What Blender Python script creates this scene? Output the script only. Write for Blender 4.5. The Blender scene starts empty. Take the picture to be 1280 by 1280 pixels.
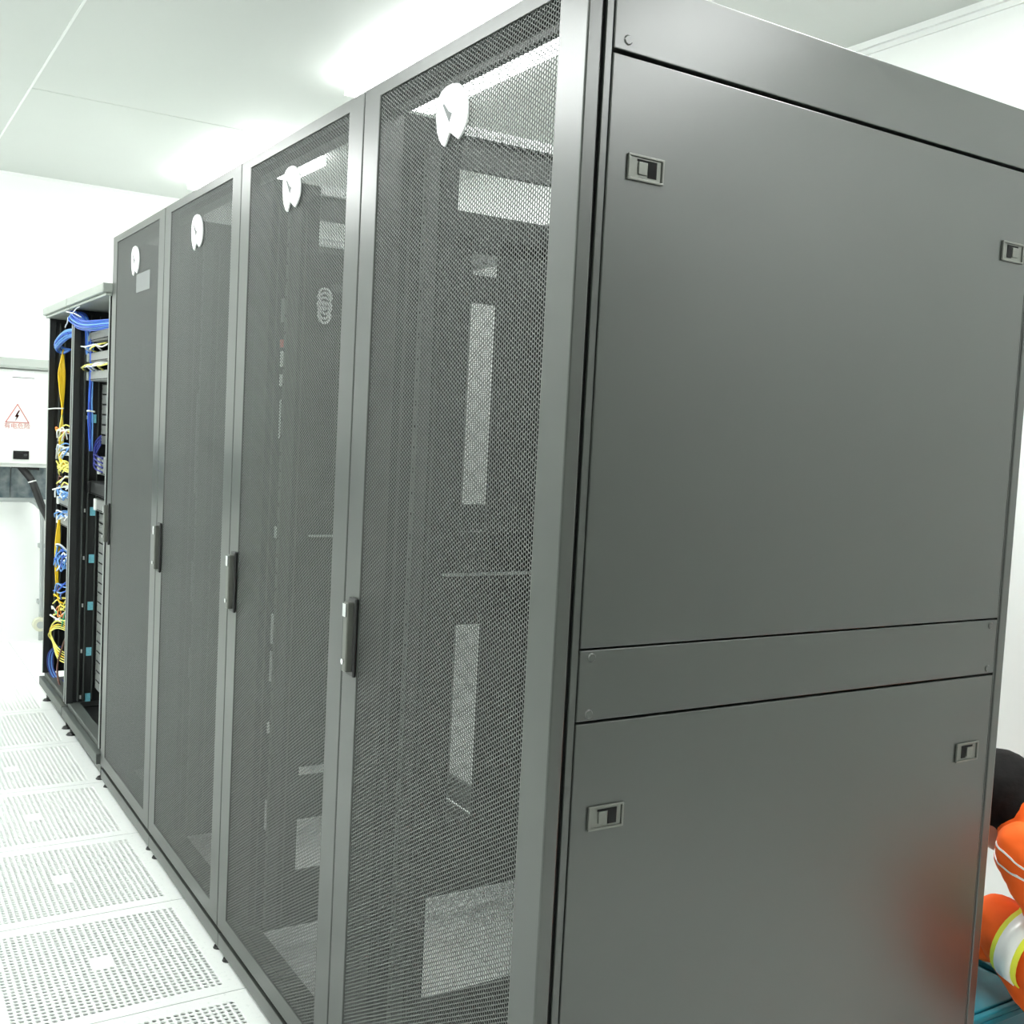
import bpy, bmesh, math, random
import numpy as np
from mathutils import Vector, Matrix

S = bpy.context.scene
COL = S.collection
random.seed(7)

# ------------------------------------------------------------------ camera
YAW, PITCH, ROLL = 0.581998, -0.068662, 0.0535
fw = Vector((math.sin(YAW)*math.cos(PITCH), math.cos(YAW)*math.cos(PITCH), math.sin(PITCH)))
r0 = Vector((math.cos(YAW), -math.sin(YAW), 0.0))
u0 = r0.cross(fw)
rt = r0*math.cos(ROLL) + u0*math.sin(ROLL)
up = -r0*math.sin(ROLL) + u0*math.cos(ROLL)
cd = bpy.data.cameras.new('camera')
cam = bpy.data.objects.new('camera', cd)
COL.objects.link(cam)
cam.matrix_world = Matrix(((rt.x, up.x, -fw.x, -0.86333), (rt.y, up.y, -fw.y, -1.29329),
                           (rt.z, up.z, -fw.z, 1.44259), (0, 0, 0, 1)))
cd.sensor_width = 36.0
cd.lens = 1367.702/1280*36
cd.shift_x = -52.85/1280
cd.clip_start = 0.02
S.camera = cam

# ------------------------------------------------------------------ light and exposure
wd = bpy.data.worlds.new('world'); S.world = wd
wd.use_nodes = True
wd.node_tree.nodes['Background'].inputs[0].default_value = (0.9, 1.0, 0.95, 1)
wd.node_tree.nodes['Background'].inputs[1].default_value = 0.2
LAMP_POWER = 15.0
AISLE_POWER = 19.0
S.view_settings.view_transform = 'Standard'
S.view_settings.look = 'None'
S.view_settings.exposure = 0.6
S.view_settings.gamma = 1.0
S.view_settings.use_curve_mapping = False
S.cycles.max_bounces = 10
S.cycles.diffuse_bounces = 6
S.cycles.glossy_bounces = 5
S.cycles.sample_clamp_indirect = 6.0

# ------------------------------------------------------------------ materials
def node_mat(name):
    m = bpy.data.materials.new(name); m.use_nodes = True
    nt = m.node_tree
    return m, nt, nt.nodes['Principled BSDF']

def paint(name, col, rough=0.5, metal=0.0, spec=0.5, noise=0.0, scale=40.0, bump=0.0, bscale=300.0, coat=0.0):
    m, nt, b = node_mat(name)
    b.inputs['Roughness'].default_value = rough
    b.inputs['Metallic'].default_value = metal
    b.inputs['Specular IOR Level'].default_value = spec
    b.inputs['Coat Weight'].default_value = coat
    tc = nt.nodes.new('ShaderNodeTexCoord')
    nz = nt.nodes.new('ShaderNodeTexNoise'); nz.inputs['Scale'].default_value = scale
    nz.inputs['Detail'].default_value = 4
    nt.links.new(tc.outputs['Object'], nz.inputs['Vector'])
    rp = nt.nodes.new('ShaderNodeValToRGB')
    rp.color_ramp.elements[0].position = 0.3; rp.color_ramp.elements[1].position = 0.7
    rp.color_ramp.elements[0].color = tuple(c*(1-noise) for c in col)+(1,)
    rp.color_ramp.elements[1].color = tuple(min(1, c*(1+noise)) for c in col)+(1,)
    nt.links.new(nz.outputs['Fac'], rp.inputs['Fac'])
    nt.links.new(rp.outputs['Color'], b.inputs['Base Color'])
    if bump:
        n2 = nt.nodes.new('ShaderNodeTexNoise'); n2.inputs['Scale'].default_value = bscale
        nt.links.new(tc.outputs['Object'], n2.inputs['Vector'])
        bp = nt.nodes.new('ShaderNodeBump'); bp.inputs['Strength'].default_value = bump
        bp.inputs['Distance'].default_value = 0.001
        nt.links.new(n2.outputs['Fac'], bp.inputs['Height'])
        nt.links.new(bp.outputs['Normal'], b.inputs['Normal'])
    return m

def emit(name, col, strength):
    m, nt, b = node_mat(name)
    b.inputs['Base Color'].default_value = col+(1,)
    b.inputs['Emission Color'].default_value = col+(1,)
    b.inputs['Emission Strength'].default_value = strength
    return m

M = {}
M['grey'] = paint('dark_grey_powder_coat', (0.024, 0.028, 0.0235), 0.29, 0.0, 0.82, 0.03, 6, 0.05, 900)
M['mesh'] = paint('perforated_steel_grey', (0.056, 0.063, 0.057), 0.42, 0.0, 0.75, 0.02, 6)
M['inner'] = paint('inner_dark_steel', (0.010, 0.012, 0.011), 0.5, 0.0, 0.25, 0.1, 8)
M['innermid'] = paint('inner_grey_steel', (0.055, 0.062, 0.058), 0.45, 0.1, 0.4, 0.05, 8)
M['basegrey'] = paint('base_grey_steel', (0.085, 0.095, 0.088), 0.45, 0.1, 0.4, 0.05, 8)
M['toplit'] = paint('top_lit_steel', (0.5, 0.52, 0.51), 0.4, 0.7, 0.5, 0.15, 30)  # pale tone paints in light from above on the inner flanges
M['black'] = paint('black_powder_coat', (0.012, 0.013, 0.013), 0.4, 0.0, 0.5, 0.2, 12)
M['blackp'] = paint('black_plastic', (0.012, 0.012, 0.012), 0.35, 0, 0.5)
M['gasket'] = paint('black_rubber', (0.006, 0.006, 0.006), 0.8, 0, 0.2)
M['chrome'] = paint('chrome', (0.75, 0.76, 0.76), 0.15, 1.0)
M['latchplate'] = paint('latch_plate_zinc', (0.12, 0.125, 0.11), 0.35, 0.4, 0.5, 0.05)
M['edge_hi'] = paint('edge_highlight_pale', (0.55, 0.58, 0.56), 0.35, 0.5)  # pale colour for the painted highlight on upright edges
M['white'] = paint('white_plastic', (0.86, 0.87, 0.87), 0.4, 0, 0.5, 0.02)
M['offgrey'] = paint('pale_grey_print', (0.62, 0.65, 0.64), 0.5)
M['darkprint'] = paint('dark_grey_print', (0.10, 0.11, 0.11), 0.5)
M['paper'] = paint('grey_paper', (0.20, 0.21, 0.21), 0.7)
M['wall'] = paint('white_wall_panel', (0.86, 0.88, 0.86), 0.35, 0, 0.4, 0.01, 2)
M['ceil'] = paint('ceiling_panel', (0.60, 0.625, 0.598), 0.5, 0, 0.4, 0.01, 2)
M['trim'] = paint('white_trim', (0.82, 0.84, 0.82), 0.35)
M['lidgrey'] = paint('pale_grey_steel', (0.33, 0.36, 0.33), 0.4, 0.1)
M['srv'] = paint('server_grey', (0.27, 0.28, 0.27), 0.45, 0.2, 0.5, 0.08, 60)
M['panelgrey'] = paint('blank_panel_grey', (0.26, 0.275, 0.265), 0.5, 0.1, 0.4, 0.05, 30)
M['teal'] = paint('teal_label', (0.17, 0.50, 0.60), 0.5, 0, 0.5, 0.15, 120)
M['blue'] = paint('blue_cable', (0.02, 0.10, 0.55), 0.4)
M['lblue'] = paint('light_blue_cable', (0.13, 0.33, 0.72), 0.4)
M['navy'] = paint('navy_cable', (0.02, 0.03, 0.22), 0.4)
M['yellow'] = paint('yellow_cable', (0.95, 0.62, 0.02), 0.4)
M['pyellow'] = paint('pale_yellow_cable', (0.85, 0.80, 0.18), 0.4)
M['greenc'] = paint('green_cable', (0.05, 0.45, 0.25), 0.4)
M['orangec'] = paint('orange_cable', (0.75, 0.22, 0.03), 0.4)
M['brown'] = paint('brown_cable', (0.13, 0.055, 0.04), 0.5)
M['whitec'] = paint('white_cable', (0.8, 0.82, 0.8), 0.45)
M['ecab'] = paint('ivory_cabinet', (0.80, 0.82, 0.79), 0.35, 0, 0.5, 0.01)
M['red'] = paint('red_print', (0.62, 0.05, 0.04), 0.5)
M['pinkred'] = paint('faded_red_print', (0.55, 0.22, 0.20), 0.5)
M['conduit'] = paint('conduit_grey', (0.40, 0.43, 0.42), 0.35, 0.3)
M['ivory'] = paint('ivory_plastic', (0.62, 0.62, 0.48), 0.5)
M['tealbox'] = paint('teal_plastic', (0.015, 0.20, 0.27), 0.35, 0, 0.5, 0.1, 15)
M['orange'] = paint('hi_vis_orange_cloth', (0.95, 0.13, 0.012), 0.75, 0, 0.3, 0.08, 12)
M['lime'] = paint('hi_vis_lime_tape', (0.80, 0.85, 0.05), 0.6)
M['reflect'] = paint('silver_reflective_tape', (0.88, 0.9, 0.88), 0.3, 0.1)
M['hair'] = paint('black_hair', (0.007, 0.006, 0.006), 0.7, 0, 0.15, 0.4, 60, 0.8, 120)
M['skin'] = paint('skin', (0.50, 0.28, 0.19), 0.5, 0, 0.4, 0.05, 20)
M['eye'] = paint('eye_dark', (0.02, 0.015, 0.01), 0.2)
M['lip'] = paint('lip', (0.42, 0.14, 0.11), 0.5)
M['shoe'] = paint('black_shoe', (0.012, 0.012, 0.012), 0.5)
M['lampbody'] = paint('lamp_housing', (0.8, 0.82, 0.8), 0.4)
M['lamp'] = emit('lamp_diffuser', (0.97, 1.0, 0.985), LAMP_POWER)
M['lampa'] = emit('aisle_lamp_diffuser', (0.97, 1.0, 0.985), AISLE_POWER)
M['under'] = paint('concrete_subfloor', (0.20, 0.21, 0.21), 0.9, 0, 0.2, 0.15, 5)

# raised-floor surface: speckled white laminate, thin seams between 600 mm tiles
def floor_mat():
    m, nt, b = node_mat('white_floor_tile')
    b.inputs['Roughness'].default_value = 0.35
    tc = nt.nodes.new('ShaderNodeTexCoord')
    sep = nt.nodes.new('ShaderNodeSeparateXYZ'); geo = nt.nodes.new('ShaderNodeNewGeometry'); nt.links.new(geo.outputs['Position'], sep.inputs[0])
    def seam(out, off):
        a = nt.nodes.new('ShaderNodeMath'); a.operation = 'SUBTRACT'; a.inputs[1].default_value = off
        nt.links.new(out, a.inputs[0])
        w = nt.nodes.new('ShaderNodeMath'); w.operation = 'PINGPONG'; w.inputs[1].default_value = 0.3
        nt.links.new(a.outputs[0], w.inputs[0])
        l = nt.nodes.new('ShaderNodeMath'); l.operation = 'LESS_THAN'; l.inputs[1].default_value = 0.0012
        nt.links.new(w.outputs[0], l.inputs[0])
        return l
    sx = seam(sep.outputs['X'], 0.03); sy = seam(sep.outputs['Y'], 1.357)
    mx = nt.nodes.new('ShaderNodeMath'); mx.operation = 'MAXIMUM'
    nt.links.new(sx.outputs[0], mx.inputs[0]); nt.links.new(sy.outputs[0], mx.inputs[1])
    nz = nt.nodes.new('ShaderNodeTexNoise'); nz.inputs['Scale'].default_value = 90; nz.inputs['Detail'].default_value = 6
    nt.links.new(geo.outputs['Position'], nz.inputs['Vector'])
    rp = nt.nodes.new('ShaderNodeValToRGB')
    rp.color_ramp.elements[0].position = 0.28; rp.color_ramp.elements[1].position = 0.42
    rp.color_ramp.elements[0].color = (0.74, 0.77, 0.75, 1); rp.color_ramp.elements[1].color = (0.86, 0.88, 0.86, 1)
    nt.links.new(nz.outputs['Fac'], rp.inputs['Fac'])
    mix = nt.nodes.new('ShaderNodeMixRGB'); mix.inputs['Color2'].default_value = (0.35, 0.37, 0.36, 1)
    nt.links.new(mx.outputs[0], mix.inputs['Fac']); nt.links.new(rp.outputs['Color'], mix.inputs['Color1'])
    nt.links.new(mix.outputs['Color'], b.inputs['Base Color'])
    return m
M['floor'] = floor_mat()

def stone_mat():
    m, nt, b = node_mat('grey_blue_stone_tile')
    b.inputs['Roughness'].default_value = 0.5
    tc = nt.nodes.new('ShaderNodeTexCoord')
    nz = nt.nodes.new('ShaderNodeTexNoise'); nz.inputs['Scale'].default_value = 18; nz.inputs['Detail'].default_value = 8
    nt.links.new(tc.outputs['Object'], nz.inputs['Vector'])
    rp = nt.nodes.new('ShaderNodeValToRGB')
    rp.color_ramp.elements[0].position = 0.32; rp.color_ramp.elements[1].position = 0.68
    rp.color_ramp.elements[0].color = (0.075, 0.11, 0.13, 1); rp.color_ramp.elements[1].color = (0.30, 0.33, 0.33, 1)
    nt.links.new(nz.outputs['Fac'], rp.inputs['Fac'])
    nt.links.new(rp.outputs['Color'], b.inputs['Base Color'])
    return m
M['stone'] = stone_mat()

# ------------------------------------------------------------------ helpers
def obj(name, bm, mats, parent=None, bevel=0.0, smooth=False, loc=None):
    me = bpy.data.meshes.new(name)
    bmesh.ops.recalc_face_normals(bm, faces=bm.faces[:])
    bm.to_mesh(me); bm.free()
    if not isinstance(mats, (list, tuple)): mats = [mats]
    for m in mats: me.materials.append(m)
    if smooth:
        for p in me.polygons: p.use_smooth = True
    o = bpy.data.objects.new(name, me); COL.objects.link(o)
    if parent: o.parent = parent
    if loc: o.location = loc
    if bevel:
        md = o.modifiers.new('bevel', 'BEVEL'); md.width = bevel; md.segments = 2
        md.limit_method = 'ANGLE'; md.angle_limit = math.radians(40)
    return o

def box(bm, x0, x1, y0, y1, z0, z1, mi=0):
    v = [bm.verts.new(p) for p in ((x0,y0,z0),(x1,y0,z0),(x1,y1,z0),(x0,y1,z0),(x0,y0,z1),(x1,y0,z1),(x1,y1,z1),(x0,y1,z1))]
    for f in ((0,3,2,1),(4,5,6,7),(0,1,5,4),(1,2,6,5),(2,3,7,6),(3,0,4,7)):
        fc = bm.faces.new([v[i] for i in f]); fc.material_index = mi

def B(*boxes):
    bm = bmesh.new()
    for b in boxes: box(bm, *b)
    return bm

def cyl(bm, c, axis, r, h, n=20, r2=None, mi=0):
    r2 = r if r2 is None else r2
    ax = Vector(axis).normalized()
    a = ax.orthogonal().normalized(); b = ax.cross(a)
    c = Vector(c)
    lo = [bm.verts.new(c + (a*math.cos(2*math.pi*i/n)+b*math.sin(2*math.pi*i/n))*r) for i in range(n)]
    hi = [bm.verts.new(c + ax*h + (a*math.cos(2*math.pi*i/n)+b*math.sin(2*math.pi*i/n))*r2) for i in range(n)]
    for i in range(n):
        f = bm.faces.new((lo[i], lo[(i+1)%n], hi[(i+1)%n], hi[i])); f.material_index = mi
    f = bm.faces.new(lo[::-1]); f.material_index = mi
    f = bm.faces.new(hi); f.material_index = mi

def ring_yz(bm, x0, x1, yo0, yo1, zo0, zo1, yi0, yi1, zi0, zi1, mi=0):
    """rectangular frame in the yz plane with thickness x0..x1"""
    def loop(x, a, b, c, d): return [bm.verts.new((x, y, z)) for y, z in ((a, c), (b, c), (b, d), (a, d))]
    fo, fi = loop(x0, yo0, yo1, zo0, zo1), loop(x0, yi0, yi1, zi0, zi1)
    bo, bi = loop(x1, yo0, yo1, zo0, zo1), loop(x1, yi0, yi1, zi0, zi1)
    for i in range(4):
        j = (i+1) % 4
        for q in ((fo[i], fo[j], fi[j], fi[i]), (bo[j], bo[i], bi[i], bi[j]), (fo[j], fo[i], bo[i], bo[j]), (fi[i], fi[j], bi[j], bi[i])):
            f = bm.faces.new(q); f.material_index = mi

def catmull(pts, n=6):
    pts = [Vector(p) for p in pts]
    if len(pts) < 3: return pts
    P = [pts[0]*2-pts[1]] + pts + [pts[-1]*2-pts[-2]]
    out = []
    for i in range(1, len(P)-2):
        for k in range(n):
            t = k/n
            p0, p1, p2, p3 = P[i-1], P[i], P[i+1], P[i+2]
            out.append(0.5*((2*p1)+(-p0+p2)*t+(2*p0-5*p1+4*p2-p3)*t*t+(-p0+3*p1-3*p2+p3)*t**3))
    out.append(pts[-1])
    return out

def tube(bm, pts, r, n=8, smooth_n=6, mi=0):
    path = catmull(pts, smooth_n)
    prev = None; ref = None
    for i, p in enumerate(path):
        t = (path[min(i+1, len(path)-1)] - path[max(i-1, 0)]).normalized()
        if ref is None: ref = t.orthogonal().normalized()
        ref = (ref - t*ref.dot(t)).normalized()
        b = t.cross(ref)
        rg = [bm.verts.new(p + (ref*math.cos(2*math.pi*k/n)+b*math.sin(2*math.pi*k/n))*r) for k in range(n)]
        if prev:
            for k in range(n):
                f = bm.faces.new((prev[k], prev[(k+1)%n], rg[(k+1)%n], rg[k])); f.material_index = mi; f.smooth = True
        else: bm.faces.new(rg[::-1]).material_index = mi
        prev = rg
    bm.faces.new(prev).material_index = mi

def empty(name, loc=(0, 0, 0)):
    o = bpy.data.objects.new(name, None); o.empty_display_size = 0.1
    COL.objects.link(o); o.location = loc
    return o

def tag(o, label, cat, group=None, kind=None):
    o['label'] = label; o['category'] = cat
    if group: o['group'] = group
    if kind: o['kind'] = kind
    return o

def struct(name, bm, m, parent=None, **k):
    o = obj(name, bm, m, parent, **k); o['kind'] = 'structure'
    return o

def copy_tree(o, parent=None, skip=()):
    c = o.copy(); COL.objects.link(c)
    if parent: c.parent = parent
    for ch in [x for x in o.children if x.name.split('.')[0] not in skip]: copy_tree(ch, c, skip)
    return c

def np_mesh(name, verts, quads, mat):
    me = bpy.data.meshes.new(name)
    nv, nf = len(verts), len(quads)
    me.vertices.add(nv); me.vertices.foreach_set('co', np.asarray(verts, np.float32).ravel())
    me.loops.add(nf*4); me.loops.foreach_set('vertex_index', np.asarray(quads, np.int32).ravel())
    me.polygons.add(nf)
    me.polygons.foreach_set('loop_start', np.arange(0, nf*4, 4, dtype=np.int32))
    me.update(calc_edges=True); me.validate()
    me.materials.append(mat)
    return me

# ------------------------------------------------------------------ room
XL, XR, YN, YF, ZC = -2.4, 2.09, -8.0, 6.117, 2.846
TX0, TX1 = -0.57, 0.03            # the column of perforated tiles
struct('wall_left', B((XL-0.15, XL, YN-0.15, YF+0.15, -0.45, ZC+0.12)), M['wall'])
struct('wall_right', B((XR, XR+0.15, YN-0.15, YF+0.15, -0.45, ZC+0.12)), M['wall'])
struct('wall_back', B((XL, XR, YF, YF+0.15, -0.45, ZC+0.12)), M['wall'])
struct('wall_front', B((XL, XR, YN-0.15, YN, -0.45, ZC+0.12)), M['wall'])
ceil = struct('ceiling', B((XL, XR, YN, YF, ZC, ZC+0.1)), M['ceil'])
struct('trim_1', B((XR-0.022, XR, YN, YF, ZC-0.022, ZC), (XR-0.008, XR, YN, YF, ZC-0.04, ZC-0.022)), M['trim'])
struct('trim_2', B((XL, XR-0.022, YF-0.014, YF, ZC-0.014, ZC)), M['trim'])
# fine cover strips between ceiling panels
struct('trim_3', B((-0.169, -0.161, YN, YF-0.02, ZC-0.003, ZC)), M['trim'])
struct('trim_4', B((-0.16, 0.9, 4.125, 4.131, ZC-0.0015, ZC)), M['ceil'])
struct('trim_5', B((1.045, 1.053, 0.2, 1.0, ZC-0.003, ZC)), M['trim'])
fl = struct('floor', B((XL, TX0, YN, YF, -0.035, 0), (TX1, XR, YN, YF, -0.035, 0),
                       (TX0, TX1, YN, 1.357-0.6*4, -0.035, 0)), M['floor'])
struct('subfloor', B((XL, XR, YN, YF, -0.45, -0.40)), M['under'], fl)

def perforated_tile():
    nx, ny = 29, 30
    fx0, fx1, fy0, fy1 = 0.055, 0.545, 0.042, 0.555
    px, py = (fx1-fx0)/nx, (fy1-fy0)/ny
    V = []; Q = []
    hx, hy = 0.0060, 0.0056
    for i in range(nx):
        for j in range(ny):
            cx, cy = fx0+(i+.5)*px, fy0+(j+.5)*py
            blank = abs(i-14) <= 1 and abs(j-14.5) <= 1.6
            b = len(V)
            ox = [px/2, px/2, px/4*0+0.0035, -0.0035, -px/2, -px/2, -0.0035, 0.0035]
            ou = [(px/2, -0.0035), (px/2, 0.0035), (0.0035, py/2), (-0.0035, py/2), (-px/2, 0.0035), (-px/2, -0.0035), (-0.0035, -py/2), (0.0035, -py/2)]
            co = [(px/2, py/2), (-px/2, py/2), (-px/2, -py/2), (px/2, -py/2)]
            if blank:
                for c in co: V.append((cx+c[0], cy+c[1], 0))
                Q.append((b, b+1, b+2, b+3)); continue
            inn = [(hx, -0.0028), (hx, 0.0028), (0.0030, hy), (-0.0030, hy), (-hx, 0.0028), (-hx, -0.0028), (-0.0030, -hy), (0.0030, -hy)]
            for p in ou: V.append((cx+p[0], cy+p[1], 0))
            for p in inn: V.append((cx+p[0], cy+p[1], 0))
            for p in inn: V.append((cx+p[0], cy+p[1], -0.004))
            for c in co: V.append((cx+c[0], cy+c[1], 0))
            for k in range(8):
                n = (k+1) % 8
                if k % 2 == 0: Q.append((b+k, b+n, b+8+n, b+8+k))
                else: Q.append((b+k, b+n, b+8+n, b+8+k))
                Q.append((b+8+k, b+8+n, b+16+n, b+16+k))
            # the four corner quads (corner, two outer points) as thin quads
            for ci, (a, c) in enumerate(((1, 2), (3, 4), (5, 6), (7, 0))):
                m = len(V); V.append(((V[b+a][0]+V[b+c][0])/2, (V[b+a][1]+V[b+c][1])/2, 0))
                Q.append((b+a, b+24+ci, b+c, m))
    def plain(x0, x1, y0, y1, z0=0, z1=0):
        b = len(V); V.extend([(x0, y0, z0), (x1, y0, z0), (x1, y1, z1), (x0, y1, z1)]); Q.append((b, b+1, b+2, b+3))
    g = 0.0008
    plain(g, 0.6-g, g, fy0); plain(g, 0.6-g, fy1, 0.6-g); plain(g, fx0, fy0, fy1); plain(fx1, 0.6-g, fy0, fy1)
    for a in ((g, 0.6-g, g, g), (g, 0.6-g, 0.6-g, 0.6-g)):
        b = len(V); V.extend([(a[0], a[2], 0), (a[1], a[2], 0), (a[1], a[2], -0.035), (a[0], a[2], -0.035)]); Q.append((b, b+1, b+2, b+3))
    for x in (g, 0.6-g):
        b = len(V); V.extend([(x, g, 0), (x, 0.6-g, 0), (x, 0.6-g, -0.035), (x, g, -0.035)]); Q.append((b, b+1, b+2, b+3))
    return np_mesh('perforated_tile', V, Q, M['floor'])
ptm = perforated_tile()
for k in range(-4, 8):
    o = bpy.data.objects.new('perforated_tile', ptm); COL.objects.link(o)
    o.parent = fl; o.location = (TX0, 1.357+0.6*k, 0); o['kind'] = 'structure'

# ceiling lamps: flat housings with a luminous diffuser
def lamp(x0, x1, y0, y1, m, label, group):
    t = empty('ceiling_lamp', ((x0+x1)/2, (y0+y1)/2, ZC)); tag(t, label, 'ceiling lamp', group)
    w, l = (x1-x0)/2, (y1-y0)/2
    bm = B((-w+0.02, w-0.02, -l+0.02, l-0.02, -0.012, -0.0005))
    obj('lamp_housing', bm, M['lampbody'], t)
    obj('diffuser', B((-w+0.008, w-0.008, -l+0.008, l-0.008, -0.060, -0.013)), m, t)
    return t
for y0, lb in (
               (-0.55, 'long white ceiling lamp above the near end of the grey rack row'),
               (1.85, 'long white ceiling lamp glowing through the top of the nearest rack door'),
               (4.25, 'long white ceiling lamp glowing behind the second nearest rack door')):
    lamp(0.85, 1.26, y0, y0+1.2, M['lamp'], lb, 'ceiling lamps over the racks')
lamp(1.28, 1.69, -2.5, -1.3, M['lamp'], 'white ceiling lamp near the right wall, lighting the side of the nearest rack', 'ceiling lamps over the racks')
for y0, lb in ((-0.8, 'white ceiling lamp over the open aisle behind the camera'),
               (1.6, 'white ceiling lamp over the middle of the open aisle'),
               (4.0, 'white ceiling lamp over the far end of the open aisle')):
    lamp(-1.62, -1.26, y0, y0+1.2, M['lampa'], lb, 'ceiling lamps over the aisle')

# ------------------------------------------------------------------ far wall: stone band, conduit, electrical cabinet
struct('trim_6', B((XL, -0.61+0.63, YF-0.012, YF, 0.885, 1.25), (0.024, 0.6, YF-0.012, YF, 0.885, 1.25)), M['stone'])

bm = bmesh.new()
tube(bm, [(-2.3, 6.05, 0.885), (-1.0, 6.05, 0.885), (0.05, 6.05, 0.885), (0.13, 6.05, 0.880), (0.175, 6.05, 0.845), (0.195, 6.05, 0.79), (0.20, 6.05, 0.5), (0.202, 6.05, 0.012)], 0.013, 12)
for x in (-1.6, -0.8): box(bm, x-0.012, x+0.012, 6.045, YF-0.002, 0.868, 0.902)
for z in (0.6, 0.25): box(bm, 0.183, 0.219, 6.045, YF-0.002, z-0.012, z+0.012)
tag(obj('conduit_pipe', bm, M['conduit']), 'grey metal conduit bending down the far wall under the cabinet', 'pipe')
t = empty('floor_socket', (0.19, 5.98, 0.09)); tag(t, 'small ivory round outlet fixed low on the grey conduit', 'socket')
bm = bmesh.new(); cyl(bm, (0, 0, 0.03), (0, 1, 0), 0.042, 0.055, 24); obj('socket_body', bm, M['ivory'], t, bevel=0.004)
bm = bmesh.new(); cyl(bm, (0, -0.006, 0.03), (0, 1, 0), 0.022, 0.008, 20); obj('socket_face', bm, M['conduit'], t)

t = empty('electrical_cabinet', (0.027, 5.92, 1.09)); tag(t, 'ivory wall-mounted electrical cabinet with red shock warning triangle', 'electrical cabinet')
obj('cabinet_body', B((-0.198, 0.198, 0.02, 0.195, 0.0, 0.60)), M['ecab'], t, bevel=0.003)
obj('cabinet_door', B((-0.196, 0.196, 0.0, 0.017, 0.022, 0.58)), M['ecab'], t, bevel=0.004)
bm = bmesh.new()
for a, b in (((-0.215, -0.02, 0.60), (-0.215, 0.195, 0.665)),):
    v = [bm.verts.new(p) for p in ((-0.215, -0.025, 0.585), (0.212, -0.025, 0.585), (0.212, 0.195, 0.60), (-0.215, 0.195, 0.60),
                                   (-0.215, -0.025, 0.600), (0.212, -0.025, 0.600), (0.212, 0.195, 0.655), (-0.215, 0.195, 0.655))]
    for f in ((0,3,2,1),(4,5,6,7),(0,1,5,4),(1,2,6,5),(2,3,7,6),(3,0,4,7)): bm.faces.new([v[i] for i in f])
obj('rain_hood', bm, M['lidgrey'], t)
obj('nameplate', B((-0.025, 0.09, -0.003, 0.0, 0.535, 0.575)), M['white'], t)
pl = obj('nameplate_edge', B((-0.027, 0.092, -0.0025, 0.0, 0.531, 0.535)), M['darkprint'], t)
lt = obj('cabinet_latch', B((-0.015, 0.07, -0.008, 0.0, 0.048, 0.098), (-0.005, 0.035, -0.012, -0.008, 0.058, 0.088)), M['blackp'], t, bevel=0.002)
obj('latch_key', B((0.04, 0.06, -0.0115, -0.008, 0.062, 0.084)), M['chrome'], lt)
def tri(bm, cx, cz, s, w, y):
    # outlined triangle: outer side s, stroke w
    h = s*math.sqrt(3)/2
    def pts(sc): return [(cx-s/2*sc, cz-h/3*sc), (cx+s/2*sc, cz-h/3*sc), (cx, cz+2*h/3*sc)]
    o_, i_ = pts(1), pts(1-w)
    vo = [bm.verts.new((x, y, z)) for x, z in o_]; vi = [bm.verts.new((x, y, z)) for x, z in i_]
    vob = [bm.verts.new((x, y+0.001, z)) for x, z in o_]; vib = [bm.verts.new((x, y+0.001, z)) for x, z in i_]
    for k in range(3):
        n = (k+1) % 3
        bm.faces.new((vo[k], vo[n], vi[n], vi[k])); bm.faces.new((vo[k], vob[k], vob[n], vo[n])); bm.faces.new((vi[k], vi[n], vib[n], vib[k]))
bm = bmesh.new(); tri(bm, 0.004, 0.302, 0.135, 0.16, -0.0014)
wt = obj('warning_triangle', bm, M['pinkred'], t)
bm = bmesh.new()
zz = [(0.012, 0.338), (0.020, 0.338), (0.006, 0.311), (0.017, 0.311), (-0.006, 0.272), (0.002, 0.300), (-0.009, 0.300)]
f = bm.faces.new([bm.verts.new((x-0.002, -0.0015, z)) for x, z in zz])
bmesh.ops.solidify(bm, geom=[f], thickness=0.001)
obj('lightning_bolt', bm, M['red'], wt)
def text_obj(name, s, size, m, parent, loc, rot, ext=0.0004):
    c = bpy.data.curves.new(name, 'FONT'); c.body = s; c.size = size; c.extrude = ext; c.align_x = 'CENTER'; c.align_y = 'CENTER'
    o = bpy.data.objects.new(name, c); COL.objects.link(o)
    bpy.context.view_layer.update()
    me = bpy.data.meshes.new_from_object(o.evaluated_get(bpy.context.evaluated_depsgraph_get()))
    COL.objects.unlink(o); bpy.data.objects.remove(o)
    me.materials.clear(); me.materials.append(m)
    q = bpy.data.objects.new(name, me); COL.objects.link(q); q.parent = parent; q.location = loc; q.rotation_euler = rot
    return q
text_obj('warning_text', '\u6709\u7535\u5371\u9669', 0.036, M['pinkred'], t, (0.004, -0.0012, 0.243), (math.pi/2, 0, 0))

bm = bmesh.new()
tube(bm, [(0.06, 6.04, 1.10), (0.09, 6.02, 1.06), (0.13, 6.0, 1.0), (0.18, 5.98, 0.86), (0.24, 5.96, 0.70), (0.30, 5.96, 0.3), (0.32, 5.96, 0.01)], 0.022, 12)
tube(bm, [(0.02, 6.04, 1.092), (0.10, 6.03, 1.085), (0.17, 6.02, 1.08)], 0.012, 8)
c = obj('flexible_conduit', bm, M['blackp']); tag(c, 'black flexible conduit slanting out from under the electrical cabinet', 'conduit')
bm = bmesh.new(); cyl(bm, (0.128, 6.003, 1.005), (0.3, -0.14, -1), 0.0245, 0.008, 16); obj('cable_tie', bm, M['whitec'], c)

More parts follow.
